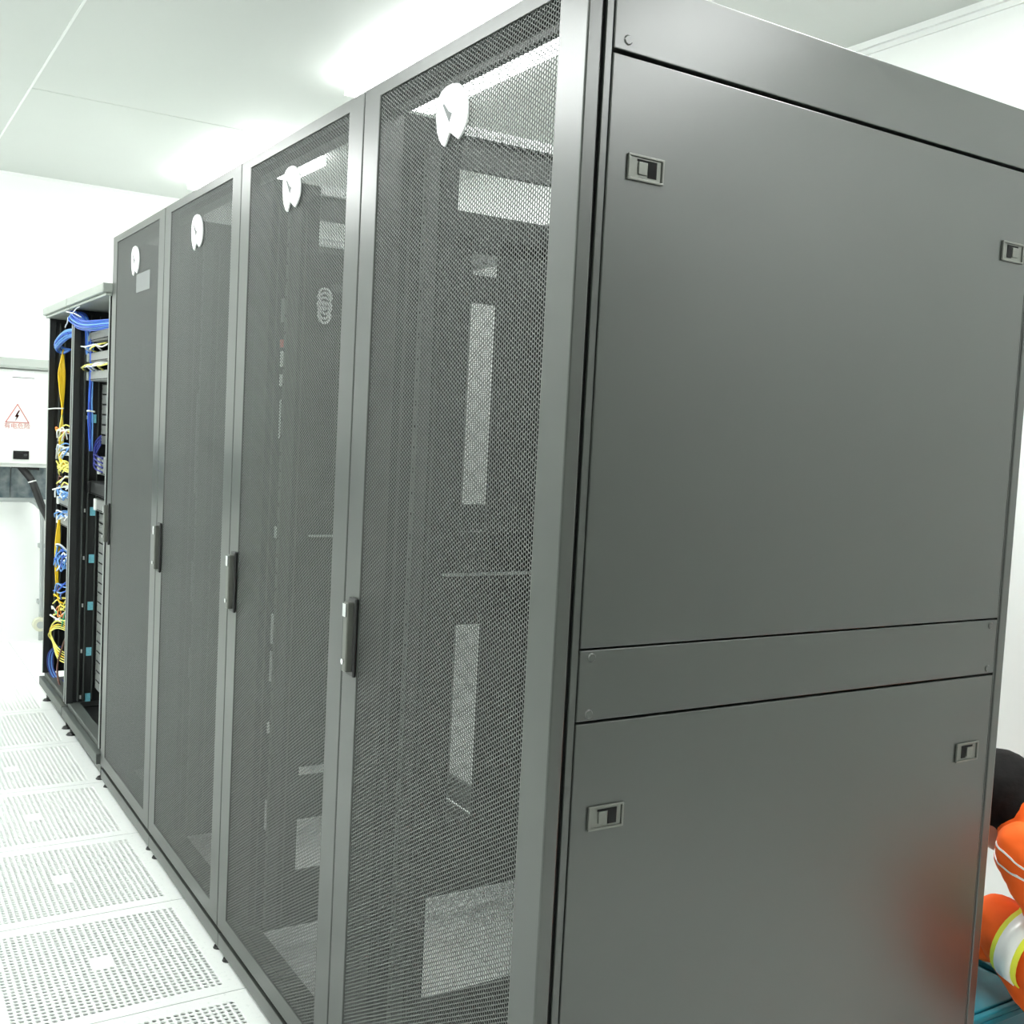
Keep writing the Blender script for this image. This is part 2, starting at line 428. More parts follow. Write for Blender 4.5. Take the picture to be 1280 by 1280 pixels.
# ------------------------------------------------------------------ the row of four closed grey racks
W, D, H = 0.7852, 1.07, 2.10
def hex_sheet(y0, y1, z0, z1, x=0.0, th=0.0012):
    R = 0.00433; Rh = 0.00342; dy = 1.5*R; dz = math.sqrt(3)*R
    ny = int((y1-y0)/dy); nz = int((z1-z0)/dz)
    yy = y0 + (np.arange(ny)+0.5)*(y1-y0)/ny
    C = []
    for i in range(ny):
        zs = z0 + (np.arange(nz)+0.25+0.5*(i % 2))*dz
        C.append(np.stack([np.full(nz, yy[i]), zs], 1))
    C = np.concatenate(C); n = len(C)
    a = np.arange(6)*math.pi/3
    oc = np.stack([np.cos(a), np.sin(a)], 1)
    V = np.zeros((n, 18, 3), np.float32)
    V[:, 0:6, 1:] = C[:, None, :]+oc*R*1.0005; V[:, 6:12, 1:] = C[:, None, :]+oc*Rh; V[:, 12:18, 1:] = C[:, None, :]+oc*Rh
    V[:, :12, 0] = x; V[:, 12:, 0] = x+th
    q = []
    for k in range(6):
        m = (k+1) % 6
        q.append((k, k+6, m+6, m)); q.append((k+6, k+12, m+12, m+6))
    q = np.array(q)
    Q = (np.arange(n)*18)[:, None, None]+q[None]
    return np_mesh('perforated_panel', V.reshape(-1, 3), Q.reshape(-1, 4), M['mesh'])

def logo_tag():
    # round white disc tag whose lower rim is split by a pointed notch
    pts = []
    def P(y, z): pts.append((y, z))
    for p in ((.441,1.942),(.449,1.955),(.454,1.977),(.4545,2.000),(.449,2.011),(.437,2.0205),(.420,2.0245),(.399,2.0245),(.380,2.021),(.367,2.0145),
              (.354,2.004),(.345,1.992),(.340,1.975),(.340,1.960),(.343,1.950),(.349,1.942),(.358,1.934),(.370,1.928),(.381,1.934),(.392,1.940),(.402,1.946),
              (.411,1.934),(.419,1.924),(.430,1.930)): P(*p)
    bm = bmesh.new()
    f0 = [bm.verts.new((-0.0035, y, z)) for y, z in pts]; f1 = [bm.verts.new((-0.0003, y, z)) for y, z in pts]
    bm.faces.new(f0); bm.faces.new(f1[::-1])
    n = len(pts)
    for i in range(n): bm.faces.new((f0[i], f0[(i+1)%n], f1[(i+1)%n], f1[i]))
    return bm

def flat_poly(pts, x0, x1):
    bm = bmesh.new(); n = len(pts)
    a = [bm.verts.new((x0, y, z)) for y, z in pts]; b = [bm.verts.new((x1, y, z)) for y, z in pts]
    bm.faces.new(a); bm.faces.new(b[::-1])
    for i in range(n): bm.faces.new((a[i], a[(i+1)%n], b[(i+1)%n], b[i]))
    return bm

def make_rack():
    root = empty('server_rack')
    fr = bmesh.new()
    G = 0.0
    # front and rear uprights, headers, base beams
    for y0, y1 in ((0.0015, 0.030), (W-0.030, W-0.0015)):
        box(fr, 0.032, 0.0445, y0, y1, 0.03, H); box(fr, 0.0445, 0.075, y0+0.02 if y0 < 0.1 else y0, y1, 0.03, H)
        box(fr, 1.0400, 1.0440, y0, y1, 0.03, H); box(fr, 0.985, 1.040, y0+0.02 if y0 < 0.1 else y0, y1, 0.03, H)
    box(fr, 0.032, 0.046, 0.03, W-0.03, 2.045, H); box(fr, 0.975, 1.044, 0.03, W-0.03, 2.02, H)
    box(fr, 0.030, 0.10, 0.03, W-0.03, 0.03, 0.078); box(fr, 0.975, 1.044, 0.03, W-0.03, 0.03, 0.078)
    box(fr, 0.004, 0.034, 0.001, W-0.001, 0.022, 0.062); box(fr, 0.012, 0.034, 0.001, W-0.001, 0.064, 0.074)
    obj('frame', fr, M['grey'], root, bevel=0.0012)
    bm = B((0.0265, 0.0315, 0.008, W-0.008, 0.088, 2.09))
    ring = bmesh.new(); ring_yz(ring, 0.0262, 0.0318, 0.006, W-0.006, 0.086, 2.094, 0.03, W-0.03, 0.12, 2.06); bm.free()
    obj('door_gasket', ring, M['gasket'], root)
    # side frame towards the next rack (dark inside)
    y0, y1 = W-0.027, W-0.012
    sf = B((0.076, 0.205, y0, y1, 0.05, 2.07), (0.205, 0.243, y0, y1, 0.50, 1.85), (0.31, 0.50, y0, y1, 0.48, 1.85),
           (0.205, 0.97, y0, y1, 1.818, 1.898), (0.205, 0.97, y0, y1, 1.03, 1.23), (0.205, 0.97, y0, y1, 0.05, 0.205),
           (0.90, 0.985, y0, y1, 0.05, 2.07), (0.243, 0.31, y0, y1, 0.50, 0.60))
    for x in (0.092, 0.128, 0.165):
        box(sf, x, x+0.010, y0-0.016, y0, 0.06, 2.0)
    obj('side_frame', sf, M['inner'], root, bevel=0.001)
    tb = B((0.205, 0.97, y0-0.004, y1+0.004, 1.985, 2.045), )
    obj('top_beam', tb, M['innermid'], root)
    lip = bmesh.new(); box(lip, 0.205, 0.97, y0-0.022, y1+0.004, 2.045, 2.049)
    # punched flange standing on the beam
    box(lip, 0.205, 0.97, y1-0.002, y1, 2.049, 2.056); box(lip, 0.205, 0.97, y1-0.002, y1, 2.066, 2.075)
    for i in range(52): x = 0.205+i*0.015; box(lip, x, min(x+0.008, 0.97), y1-0.002, y1, 2.056, 2.066)
    obj('top_flange', lip, M['toplit'], root)  # pale colour carries the light falling on the flange from above
    obj('brace_highlight', B((0.205, 0.97, y0-0.02, y0-0.0005, 1.138, 1.142)), M['toplit'], root)  # pale lip paints in the highlight on the crossbar
    for yy, nm in ((0.075, 'near'), (W-0.095, 'far')):
        rl = B((0.100, 0.103, yy, yy+0.020, 0.09, 2.0), (0.103, 0.135, yy if nm == 'near' else yy+0.017, yy+0.003 if nm == 'near' else yy+0.020, 0.09, 2.0))
        for k in range(42): box(rl, 0.0992, 0.1, yy+0.006, yy+0.014, 0.11+k*0.0445, 0.11+k*0.0445+0.009, 1)
        obj('mounting_rail', rl, [M['innermid'], M['gasket']], root)
    # front door
    fd = bmesh.new()
    ring_yz(fd, 0.0, 0.025, 0.0, W-0.003, 0.081, 2.100, 0.076, 0.707, 0.128, 2.074)
    door = obj('front_door', fd, M['grey'], root, bevel=0.0025)
    ribs = B((0.0255, 0.0285, 0.012, 0.05, 0.10, 2.08), (0.0255, 0.0285, W-0.052, W-0.014, 0.10, 2.08))
    pn = bpy.data.objects.new('perforated_panel', HEX); COL.objects.link(pn); pn.parent = door; pn.location = (0.003, 0, 0); ribs.free()
    hd = bmesh.new()
    box(hd, -0.021, -0.002, 0.716, 0.738, 0.955, 1.095)
    box(hd, -0.008, -0.0005, 0.708, 0.745, 0.945, 1.103, 1)
    h = obj('door_handle', hd, [M['latchplate'], M['blackp']], door, bevel=0.003)
    bm = bmesh.new(); cyl(bm, (-0.0205, 0.727, 0.976), (-1, 0, 0), 0.006, 0.004, 16)
    obj('handle_button', bm, M['chrome'], h)
    obj('key_lock', B((-0.0235, -0.0208, 0.719, 0.735, 1.066, 1.092)), M['chrome'], h)
    lg = obj('logo_tag', logo_tag(), M['white'], door)
    a = obj('logo_wedge', flat_poly([(0.430, 1.995), (0.426, 1.997), (0.408, 1.981), (0.395, 1.975), (0.404, 1.962)], -0.0042, -0.0036), M['darkprint'], lg)
    a = obj('logo_streak', flat_poly([(0.392, 1.984), (0.388, 1.982), (0.370, 1.998), (0.373, 2.001)], -0.0042, -0.0036), M['offgrey'], lg)
    # rear door
    rd = bmesh.new()
    ring_yz(rd, 1.046, 1.070, 0.0, W-0.003, 0.081, 2.100, 0.076, 0.707, 0.166, 2.074)
    box(rd, 1.0555, 1.0665, 0.076, 0.707, 1.06, 1.10)
    rdo = obj('rear_door', rd, M['grey'], root, bevel=0.0025)
    pn = bpy.data.objects.new('perforated_panel', HEX); COL.objects.link(pn); pn.parent = rdo; pn.location = (1.0672, 0, 0); pn.rotation_euler = (0, 0, 0)
    for x in (0.022, 1.03):
        for y in (0.042, W-0.042):
            bm = bmesh.new(); cyl(bm, (x, y, 0.0005), (0, 0, 1), 0.017, 0.006, 16, 0.014); cyl(bm, (x, y, 0.0065), (0, 0, 1), 0.006, 0.024, 12)
            obj('levelling_foot', bm, M['blackp'], root)
    return root

HEX = hex_sheet(0.0705, 0.7125, 0.122, 2.080)

def latch(parent, cx, cz, flip):
    t = obj('latch', (lambda b: (ring(b), b)[1])(bmesh.new()) if False else latch_bezel(cx, cz), M['latchplate'], parent, bevel=0.0008)
    obj('latch_plate', B((cx-0.028, cx+0.028, -0.0018, -0.0003, cz-0.0145, cz+0.0145)), M['latchplate'], t)
    s = -1 if flip else 1
    c2 = cx+0.004*s
    obj('latch_slot', B((min(c2, c2+0.013*s), max(c2, c2+0.016*s), -0.0026, -0.0019, cz-0.0115, cz+0.0125)), M['gasket'], t)
    obj('slot_edge', B((min(c2-0.020*s, c2), max(c2-0.020*s, c2), -0.0024, -0.0019, cz+0.0095, cz+0.0125)), M['gasket'], t)
    obj('slider', B((min(c2-0.018*s, c2-0.002*s), max(c2-0.018*s, c2-0.002*s), -0.0042, -0.0019, cz-0.009, cz+0.009)), M['latchplate'], t, bevel=0.0008)
    return t
def latch_bezel(cx, cz):
    bm = bmesh.new()
    w, h, t = 0.0325, 0.0185, 0.0035
    for a in ((cx-w, cx+w, cz+h-t, cz+h), (cx-w, cx+w, cz-h, cz-h+t), (cx-w, cx-w+t, cz-h+t, cz+h-t), (cx+w-t, cx+w, cz-h+t, cz+h-t)):
        box(bm, a[0], a[1], -0.0045, -0.0003, a[2], a[3])
    return bm

def screw(parent, x, z):
    bm = bmesh.new(); cyl(bm, (x, -0.0003, z), (0, -1, 0), 0.0072, 0.0022, 24, 0.0055)
    bmesh.ops.recalc_face_normals(bm, faces=bm.faces[:])
    box(bm, x-0.004, x+0.004, -0.0028, -0.0026, z-0.0006, z+0.0006)
    return obj('screw', bm, M['grey'], parent)

rack = make_rack()
YK = [0.0, 0.7765, 1.5617, 2.3470]
racks = [rack] + [copy_tree(rack) for _ in range(3)]
rl_labels = ['nearest grey perforated-door server rack, its solid side panels showing on the right',
             'second nearest grey perforated-door server rack, with red and white tags on its inner rail',
             'third nearest closed grey server rack, just before the one with a grey paper label',
             'farthest closed grey server rack, beside the open black racks, with a grey paper label']
for k, r in enumerate(racks):
    r.location = (0, YK[k], 0); tag(r, rl_labels[k], 'server rack', 'grey closed server racks in the row')
racks[0].scale = (1, 0.7765/0.7852, 1)

# end panels on the nearest rack
E0 = racks[0]
P0, P1 = 0.0462, 1.0378
top = obj('cross_rail', B((0.0462, 1.070-0.026, 0.0, 0.018, 1.9925, 2.0995)), M['grey'], E0, bevel=0.0015)
mid = obj('cross_rail', B((P0, P1, 0.0, 0.018, 1.0265, 1.1325)), M['grey'], E0, bevel=0.0015)
upp = obj('side_panel', B((P0, P1, 0.0, 0.018, 1.1355, 1.9865)), M['grey'], E0, bevel=0.0015)
low = obj('side_panel', B((P0, P1, 0.0, 0.018, 0.082, 1.0225)), M['grey'], E0, bevel=0.0015)
obj('gap_shade_sheet', B((0.0765, 0.98, 0.0195, 0.026, 0.06, 2.09)), M['gasket'], E0)  # black sheet added to paint in the shade behind the panel gaps
for x, z in ((0.070, 2.008), (1.02, 2.008)): screw(top, x, z)
for x, z in ((0.067, 1.1215), (0.067, 1.037), (1.017, 1.1215), (1.017, 1.037)): screw(mid, x, z)
latch(upp, 0.113, 1.835, False); latch(upp, 0.989, 1.835, True)
latch(low, 0.108, 0.877, False); latch(low, 0.972, 0.877, True)
E0b = obj('base_skirt', B((0.0462, 1.044, 0.0, 0.018, 0.03, 0.078)), M['grey'], E0, bevel=0.0015)
# solid end panel at the far end of the row
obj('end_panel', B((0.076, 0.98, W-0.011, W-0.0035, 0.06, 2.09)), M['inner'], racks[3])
# things taped inside / on the racks
obj('paper_label', B((0.0012, 0.0019, 0.190, 0.388, 1.862, 1.925)), M['paper'], [c for c in racks[3].children if c.name.startswith('front_door')][0])

def rail_tags(r, spec, x=0.094):
    for (y, z0, z1, m, w) in spec:
        obj('tag_strip', B((x, x+0.004, y, y+w, z0, z1)), m, r)
rail_tags(racks[1], [(0.700, 1.635, 1.655, M['red'], 0.018), (0.700, 1.585, 1.625, M['whitec'], 0.012), (0.700, 1.535, 1.565, M['whitec'], 0.014),
                     (0.702, 1.40, 1.50, M['offgrey'], 0.006), (0.702, 1.14, 1.17, M['offgrey'], 0.008), (0.700, 0.86, 0.94, M['offgrey'], 0.010),
                     (0.700, 0.76, 0.84, M['offgrey'], 0.010), (0.702, 0.62, 0.65, M['whitec'], 0.010), (0.70, 0.36, 0.44, M['offgrey'], 0.009),
                     (0.70, 1.70, 1.76, M['paper'], 0.018)])
rail_tags(racks[2], [(0.700, 1.20, 1.52, M['paper'], 0.010), (0.702, 0.85, 0.98, M['paper'], 0.008), (0.702, 0.60, 0.70, M['paper'], 0.008)])

# a crumpled pale cable coil hanging at the back of the second rack
bm = bmesh.new()
for k in range(5):
    c = Vector((0.225, 1.532, 1.735+0.012*k)); a0 = random.random()*6
    tube(bm, [c+Vector((0.018*math.cos(a0+i*1.05), -0.004*math.sin(i), 0.022*math.sin(a0+i*1.05))) for i in range(7)], 0.0035, 6)
tag(obj('cable_coil', bm, M['whitec']), 'small white coil of cable hanging inside the second grey rack', 'cable coil')
# vertical power strips in the first and third racks
def pdu(x, y, label):
    t = empty('power_strip', (x, y, 0.35)); tag(t, label, 'power strip', 'power strips inside the racks')
    bm = B((-0.022, 0.022, -0.02, 0.02, 0, 1.3))
    obj('strip_body', bm, M['blackp'], t, bevel=0.003)
    for k in range(12): obj('outlet', B((-0.014, 0.014, -0.0225, -0.0202, 0.08+k*0.1, 0.13+k*0.1)), M['gasket'], t)
pdu(0.62, 0.735, 'tall black power strip standing inside the nearest grey rack')

# ------------------------------------------------------------------ two open black racks beyond
def open_rack(y0, w, label):
    t = empty('open_rack', (0, y0, 0)); tag(t, label, 'open rack', 'open black racks at the far end of the row')
    z0, z1 = 0.085, 1.885
    for (yy, nm) in ((0.004, 0), (w-0.032, 1)):
        p = obj('upright', B((0.0, 0.028, yy, yy+0.028, z0+0.05, z1), (0.028, 0.045, yy+(0.014 if nm else 0), yy+(0.028 if nm else 0.014), z0+0.05, z1)), M['black'], t, bevel=0.001)
        obj('edge_highlight', B((-0.003, 0.0, yy+0.0, yy+0.006, z0+0.05, z1)), M['edge_hi'], p)  # highlight along the front edge, painted as a pale strip
        obj('upright', B((0.95, 0.98, yy, yy+0.028, z0+0.05, z1)), M['black'], t)
    sf = B((0.045, 0.95, w-0.012, w-0.004, z0+0.05, z1))
    obj('side_panel', sf, M['black'], t)
    obj('back_panel', B((0.94, 0.948, 0.03, w-0.03, z0+0.05, z1)), M['black'], t)
    rl = B((0.045, 0.050, w-0.040, w-0.014, z0+0.06, z1-0.02), (0.068, 0.073, w-0.032, w-0.014, z0+0.06, z1-0.02), (0.106, 0.110, w-0.028, w-0.014, z0+0.06, z1-0.02))
    obj('mounting_rail', rl, M['innermid'], t)
    ld = B((-0.030, 0.98, 0.002, w-0.002, z1+0.012, z1+0.048), (-0.018, 0.96, 0.008, w-0.008, z1, z1+0.012))
    obj('lid', ld, M['lidgrey'], t, bevel=0.004)
    bb = B((-0.012, 0.012, 0.002, w-0.002, z0-0.012, z0+0.030), (0.012, 0.06, 0.002, w-0.002, z0-0.03, z0+0.05)); obj('base_beam', bb, M['basegrey'], t, bevel=0.003)
    obj('base_beam', B((0.9, 0.98, 0.002, w-0.002, z0-0.03, z0+0.05)), M['innermid'], t, bevel=0.003)
    obj('floor_plate', B((0.06, 0.9, 0.01, w-0.01, z0+0.0, z0+0.02)), M['black'], t)
    for x in (0.022, 0.94):
        for y in (0.05, w-0.06):
            bm = bmesh.new(); cyl(bm, (x, y, 0.0005), (0, 0, 1), 0.024, 0.008, 20, 0.018); cyl(bm, (x, y, 0.0085), (0, 0, 1), 0.007, 0.05, 12)
            obj('levelling_foot', bm, M['blackp'], t)
    return t
YA, WA, YB, WB = 3.150, 0.785, 3.940, 0.660
ra = open_rack(YA, WA, 'open black rack with grey blanking panels, right beside the closed grey racks')
rb = open_rack(YB, WB, 'open black rack at the far end full of yellow and blue cables')
# a thin dark filler and plinth on the floor between row and open rack
for z, xx in ((1.413, .089), (0.999, .094), (0.786, .094), (0.572, .094), (0.364, .092), (0.154, .092)):
    y = WA-0.016
    obj('teal_label', B((xx-0.011, xx+0.012, y-0.002, y-0.0005, z-0.019, z+0.019)), M['teal'], ra)
    obj('rail_clip', B((0.058, 0.064, y-0.008, y-0.002, z-0.004, z+0.012)), M['whitec'], ra)

# blanking panels: 1U each
def blank():
    t = empty('blanking_panel')
    y0, y1 = 0.045, WA-0.030
    bm = B((0.120, 0.1225, y0, y1, 0.001, 0.0435), (0.1225, 0.135, y0, y1, 0.001, 0.003), (0.1225, 0.135, y0, y1, 0.0415, 0.0435))
    obj('face_plate', bm, M['panelgrey'], t)
    for y in (y0+0.02, y0+0.28, y1-0.28, y1-0.10): obj('slot', B((0.1192, 0.1199, y, y+0.085, 0.038, 0.0432)), M['gasket'], t)
    for y in (y0+0.01, y1-0.01):
        bm = bmesh.new(); cyl(bm, (0.1199, y, 0.022), (-1, 0, 0), 0.0022, 0.0012, 8)
        obj('screw', bm, M['innermid'], t)
    return t
U = 0.0445
bp_ = blank(); first = True
zs = [1.525-U*k for k in range(6)] + [0.955-U*k for k in range(18)]
for z in zs:
    o = bp_ if first else copy_tree(bp_); first = False
    o.location = (0, YA, z)
    if z > 1.2:
        tag(o, 'grey slotted blanking panel in the upper stack under the three grey servers', 'blanking panel', 'blanking panels in the upper part of the open rack')
    else:
        tag(o, 'grey slotted blanking panel in the lower stack of the open black rack', 'blanking panel', 'blanking panels in the lower part of the open rack')

def server(y0, w, x, z, h, m, label, group, cat='server', name='rack_server', depth=0.6, led=M['whitec']):
    t = empty(name, (x, y0, z)); tag(t, label, cat, group)
    obj('chassis', B((0.02, depth, 0.01, w-0.01, 0.002, h-0.002)), m, t)
    obj('front_bezel', B((0.0, 0.0195, 0, w, 0.001, h-0.001)), m, t, bevel=0.006)
    bm = bmesh.new()
    for k in range(int(w/0.02)-2): box(bm, -0.0008, -0.0001, 0.02+k*0.02, 0.032+k*0.02, 0.006, 0.010)
    obj('vent', bm, M['gasket'], t)
    obj('ear', B((-0.010, 0.0, w-0.035, w-0.005, 0.004, h-0.004)), led, t, bevel=0.003)
    return t
for z, lb in ((1.745, 'pale grey rack server below the blue cable bundle, topmost of the three'),
              (1.655, 'pale grey rack server in the middle of the three at the top'),
              (1.575, 'pale grey rack server just above the upper blanking panels, lowest of the three')):
    server(YA+0.05, WA-0.085, 0.060, z, 0.046, M['srv'], lb, 'grey servers at the top of the open rack', led=M['lidgrey'])
server(YA+0.05, WA-0.10, 0.112, 1.165, 0.085, M['panelgrey'], 'plain grey two-unit device under the upper blanking panels', None, 'device', 'rack_device')
server(YA+0.05, WA-0.085, 0.075, 1.080, 0.06, M['black'], 'black device with cables between the two stacks of blanking panels', None, 'device', 'rack_device', led=M['blackp'])
server(YA+0.05, WA-0.10, 0.100, 1.005, 0.06, M['srv'], 'dented grey device just above the lower blanking panels', None, 'device', 'rack_device')
# cable-management shelf slats between the top servers
def cable(name, pts, r, m, label, group, cat='cable'):
    bm = bmesh.new(); tube(bm, pts, r, 6, 5)
    return tag(obj(name, bm, m), label, cat, group)
R = random.Random(3)
def j(s): return R.uniform(-s, s)
for k in range(9):   # white patch leads between the top grey servers
    y = 3.42+k*0.055
    z = 1.715 if k % 2 else 1.630
    cable('patch_cable', [(0.075, y, z+0.02), (0.035+j(.01), y+0.04+j(.02), z+0.005+j(.01)), (0.03, y+0.12, z+j(.012)), (0.075, y+0.20, z-0.015)], 0.0035, M['whitec'] if k % 3 else M['pyellow'],
          'pale patch lead looped between the grey servers in the open rack', 'pale patch leads between the top servers')
for k in range(14):   # thick blue bundle along the top of rack A
    a = k/14*6.28; rr = 0.006+0.014*(k % 3)/2
    dy, dz = rr*math.cos(a), rr*math.sin(a)
    cable('network_cable', [(0.05, 3.30, 1.800+dz*.7), (0.004+dy*.6, 3.45, 1.792+dz), (-0.008+dy*.6, 3.62, 1.800+dz), (-0.012+dy*.6, 3.78, 1.822+dz*1.3), (-0.010+dy, 3.88, 1.848+dz*1.3),
                            (0.012+dy, 3.905, 1.866+dz*.5), (0.035+dy*.5, 3.86, 1.84+dz), (0.05+dy*.5, 3.87, 1.79+dz), (0.055+dy*.4, 3.89, 1.70+j(.02))], 0.0036, [M['blue'], M['lblue'], M['blue']][k % 3],
          'blue network cable in the bundle sagging across the top of the open rack', 'blue cables across the top of the open racks')
for p in (((-0.035, 3.90, 1.87), (-0.02, 3.80, 1.858), (-0.01, 3.70, 1.838)), ((-0.045, 3.86, 1.80), (-0.03, 3.90, 1.825), (-0.02, 3.95, 1.85)), ((-0.04, 3.72, 1.850), (-0.035, 3.66, 1.868), (-0.03, 3.62, 1.885-0.012))):
    cable('cable_tie', p, 0.0025, M['whitec'], 'white cable tie sticking out of the blue bundle at the top', 'white cable ties on the blue bundle')
for k in range(6):   # vertical blue run in rack A
    x = 0.060+0.004*(k % 3); y = 3.86+0.008*(k//3)
    cable('network_cable', [(x, y, 1.76), (x+j(.004), y-0.01, 1.64), (x-0.004+j(.006), y-0.005, 1.50), (x+j(.006), y-0.012, 1.40), (x+0.008, y, 1.27)], 0.0032, [M['blue'], M['navy'], M['lblue']][k % 3],
          'blue cable running down the black rail inside the first open rack', 'blue cables down the rail of the first open rack')
cable('cable_tie', [(0.047, 3.845, 1.445), (0.060, 3.84, 1.446), (0.08, 3.845, 1.444)], 0.004, M['whitec'], 'white tie around the blue cables on the black rail', None, 'cable tie')
for k in range(4):
    cable('network_cable', [(0.10, 3.80, 1.34-k*.012), (0.09, 3.86, 1.31-k*.02), (0.085, 3.85, 1.26-k*.02), (0.11, 3.80, 1.24-k*.02)], 0.004, M['navy'],
          'dark navy cable looped beside the blanking panels under the teal label', 'navy cables beside the blanking panels')
# rack B contents -----------------------------------------------------------
gB = 'equipment in the far open rack'
for z, h, lb in ((1.00, 0.045, 'pale grey patch panel in the far open rack, upper of the close pair'),
                 (0.905, 0.045, 'pale grey patch panel in the far open rack, lower of the close pair')):
    server(YB+0.04, WB-0.10, 0.050, z-0.02, h, M['srv'], lb, 'pale patch panels in the far open rack', 'patch panel', 'patch_switch_unit', led=M['whitec'])
for z, lb in ((1.34, 'black switch with white and blue plugs, topmost in the far open rack'), (1.245, 'black switch below the topmost one in the far open rack'),
              (1.13, 'black switch with yellow leads above the blue plugs'), (0.70, 'black switch among the blue cables low in the far open rack'),
              (0.44, 'black switch under the yellow and green cables, lowest in the far open rack')):
    server(YB+0.04, WB-0.09, 0.085, z-0.02, 0.044, M['black'], lb, 'black switches in the far open rack', 'network switch', 'network_switch', led=M['blackp'])
# blue loops near the top
for k in range(12):
    a = k/12*6.28
    cable('network_cable', [(0.06, 4.10, 1.80+0.012*math.sin(a)), (0.025+.01*math.cos(a), 4.22, 1.795+0.02*math.sin(a)), (0.01+.012*math.cos(a), 4.36, 1.765+0.022*math.sin(a)), (0.018+.01*math.cos(a), 4.46, 1.745+0.018*math.sin(a)),
                            (0.045, 4.47, 1.73+0.015*math.sin(a)), (0.07, 4.40, 1.735)], 0.0036, [M['blue'], M['lblue'], M['lblue']][k % 3],
          'blue cable bent back in the loop at the top of the far open rack', 'blue cables looped at the top of the far open rack')
# yellow fibre bundle down the far side
for k in range(9):
    s = (k-4)/4
    cable('fibre_cable', [(0.045, 4.46, 1.735), (0.044+0.004*s, 4.47, 1.70), (0.040+0.014*s+j(.002), 4.45, 1.62), (0.043+0.010*s, 4.46, 1.54), (0.046+0.002*s, 4.46, 1.46), (0.045, 4.46, 1.42)], 0.0034, M['yellow'],
          'bright yellow fibre cable bulging down the side of the far open rack, upper bundle', 'yellow fibre cables, upper bundle')
    cable('fibre_cable', [(0.045, 4.46, 1.42), (0.044+0.007*s, 4.46, 1.36), (0.043+0.008*s+j(.003), 4.45, 1.28), (0.040+0.006*s, 4.45, 1.22+j(.02)), (0.05+j(.01), 4.38, 1.17+j(.03))], 0.0030, M['yellow'] if k % 2 else M['pyellow'],
          'yellow fibre cable in the run between the white tie and the switches', 'yellow fibre cables, middle run')
    cable('fibre_cable', [(0.046, 4.46, 0.93), (0.044+0.003*s, 4.47, 0.90), (0.038+0.010*s+j(.002), 4.46, 0.80), (0.036+0.006*s, 4.46, 0.70), (0.040+0.004*s, 4.46, 0.60), (0.046, 4.46, 0.52)], 0.0034, M['yellow'],
          'bright yellow fibre cable in the slim lower bundle of the far open rack', 'yellow fibre cables, lower bundle')
cable('cable_tie', [(-0.004, 4.56, 1.445), (0.02, 4.50, 1.45), (0.05, 4.45, 1.452)], 0.003, M['whitec'], 'white tie pinning the yellow cables to the far open rack', None, 'cable tie')
cable('cable_tie', [(0.005, 4.42, 1.06), (0.03, 4.36, 1.075), (0.06, 4.28, 1.09)], 0.004, M['whitec'], 'white tie sticking out above the pair of patch panels', None, 'cable tie')
cable('cable_tie', [(0.003, 4.40, 0.455), (0.02, 4.36, 0.445), (0.04, 4.32, 0.435)], 0.004, M['whitec'], 'white tie sticking out beside the lowest yellow loops', None, 'cable tie')
def clump(n, z, mats, label, group, amp=0.025, name='patch_cable', drop=0.0):
    for k in range(n):
        y = 4.12+0.30*k/n+j(.01); zz = z+j(amp*.4)
        cable(name, [(0.083, y, zz), (0.045+j(.008), y+0.02, zz+j(amp)), (0.028+j(.012), y+0.06+j(.03), zz+j(amp)-drop*.4), (0.03+j(.01), min(4.46, y+0.14), zz-0.02+j(amp)-drop)], 0.0036, mats[k % len(mats)], label, group)
clump(12, 1.345, [M['whitec'], M['pyellow'], M['offgrey'], M['orangec']], 'pale patch lead in the tangle at the topmost switch', 'pale leads at the topmost switch')
clump(10, 1.265, [M['whitec'], M['lblue'], M['offgrey']], 'white or light blue lead plugged in just under the topmost switch', 'white and blue leads under the topmost switch', 0.03)
clump(10, 1.18, [M['pyellow']], 'pale yellow lead in the tangle of the middle switches', 'pale yellow leads at the middle switches', 0.025)
clump(6, 1.115, [M['whitec'], M['pyellow'], M['brown']], 'pale lead hanging below the yellow tangle', 'pale leads under the yellow tangle', 0.02, drop=0.02)
clump(12, 1.055, [M['lblue'], M['lblue'], M['whitec']], 'light blue lead in the bunch over the patch panels', 'light blue leads over the patch panels', 0.02)
clump(8, 0.955, [M['whitec'], M['lblue']], 'white lead plugged between the two patch panels', 'white leads between the patch panels', 0.012)
clump(16, 0.735, [M['lblue'], M['blue'], M['whitec'], M['lblue']], 'blue lead in the thick bunch halfway down the far open rack', 'blue leads in the thick lower bunch', 0.045)
clump(5, 0.61, [M['blue'], M['lblue']], 'dark blue lead curving under the thick blue bunch', 'dark blue leads under the thick bunch', 0.02, drop=0.03)
clump(6, 0.53, [M['pyellow'], M['yellow']], 'yellow lead arching over the green leads', 'yellow leads over the green leads', 0.02)
clump(8, 0.475, [M['greenc'], M['pyellow'], M['orangec'], M['whitec']], 'green, orange or yellow lead in the low tangle', 'mixed leads in the low tangle', 0.03)
for k in range(5):
    s = k*0.008
    cable('patch_cable', [(0.06, 4.26, 0.43-s), (0.036-s*.3, 4.38+j(.02), 0.432-s*1.2), (0.020-s*.4+j(.003), 4.46, 0.39-s*1.3), (0.020+j(.004), 4.45+j(.01), 0.345-s), (0.034, 4.36, 0.30-s*1.6), (0.06, 4.22, 0.29-s*1.4)], 0.0030, M['pyellow'] if k != 2 else M['yellow'],
          'pale yellow cable curling in the big low loop of the far open rack', 'yellow cables in the big low loop')
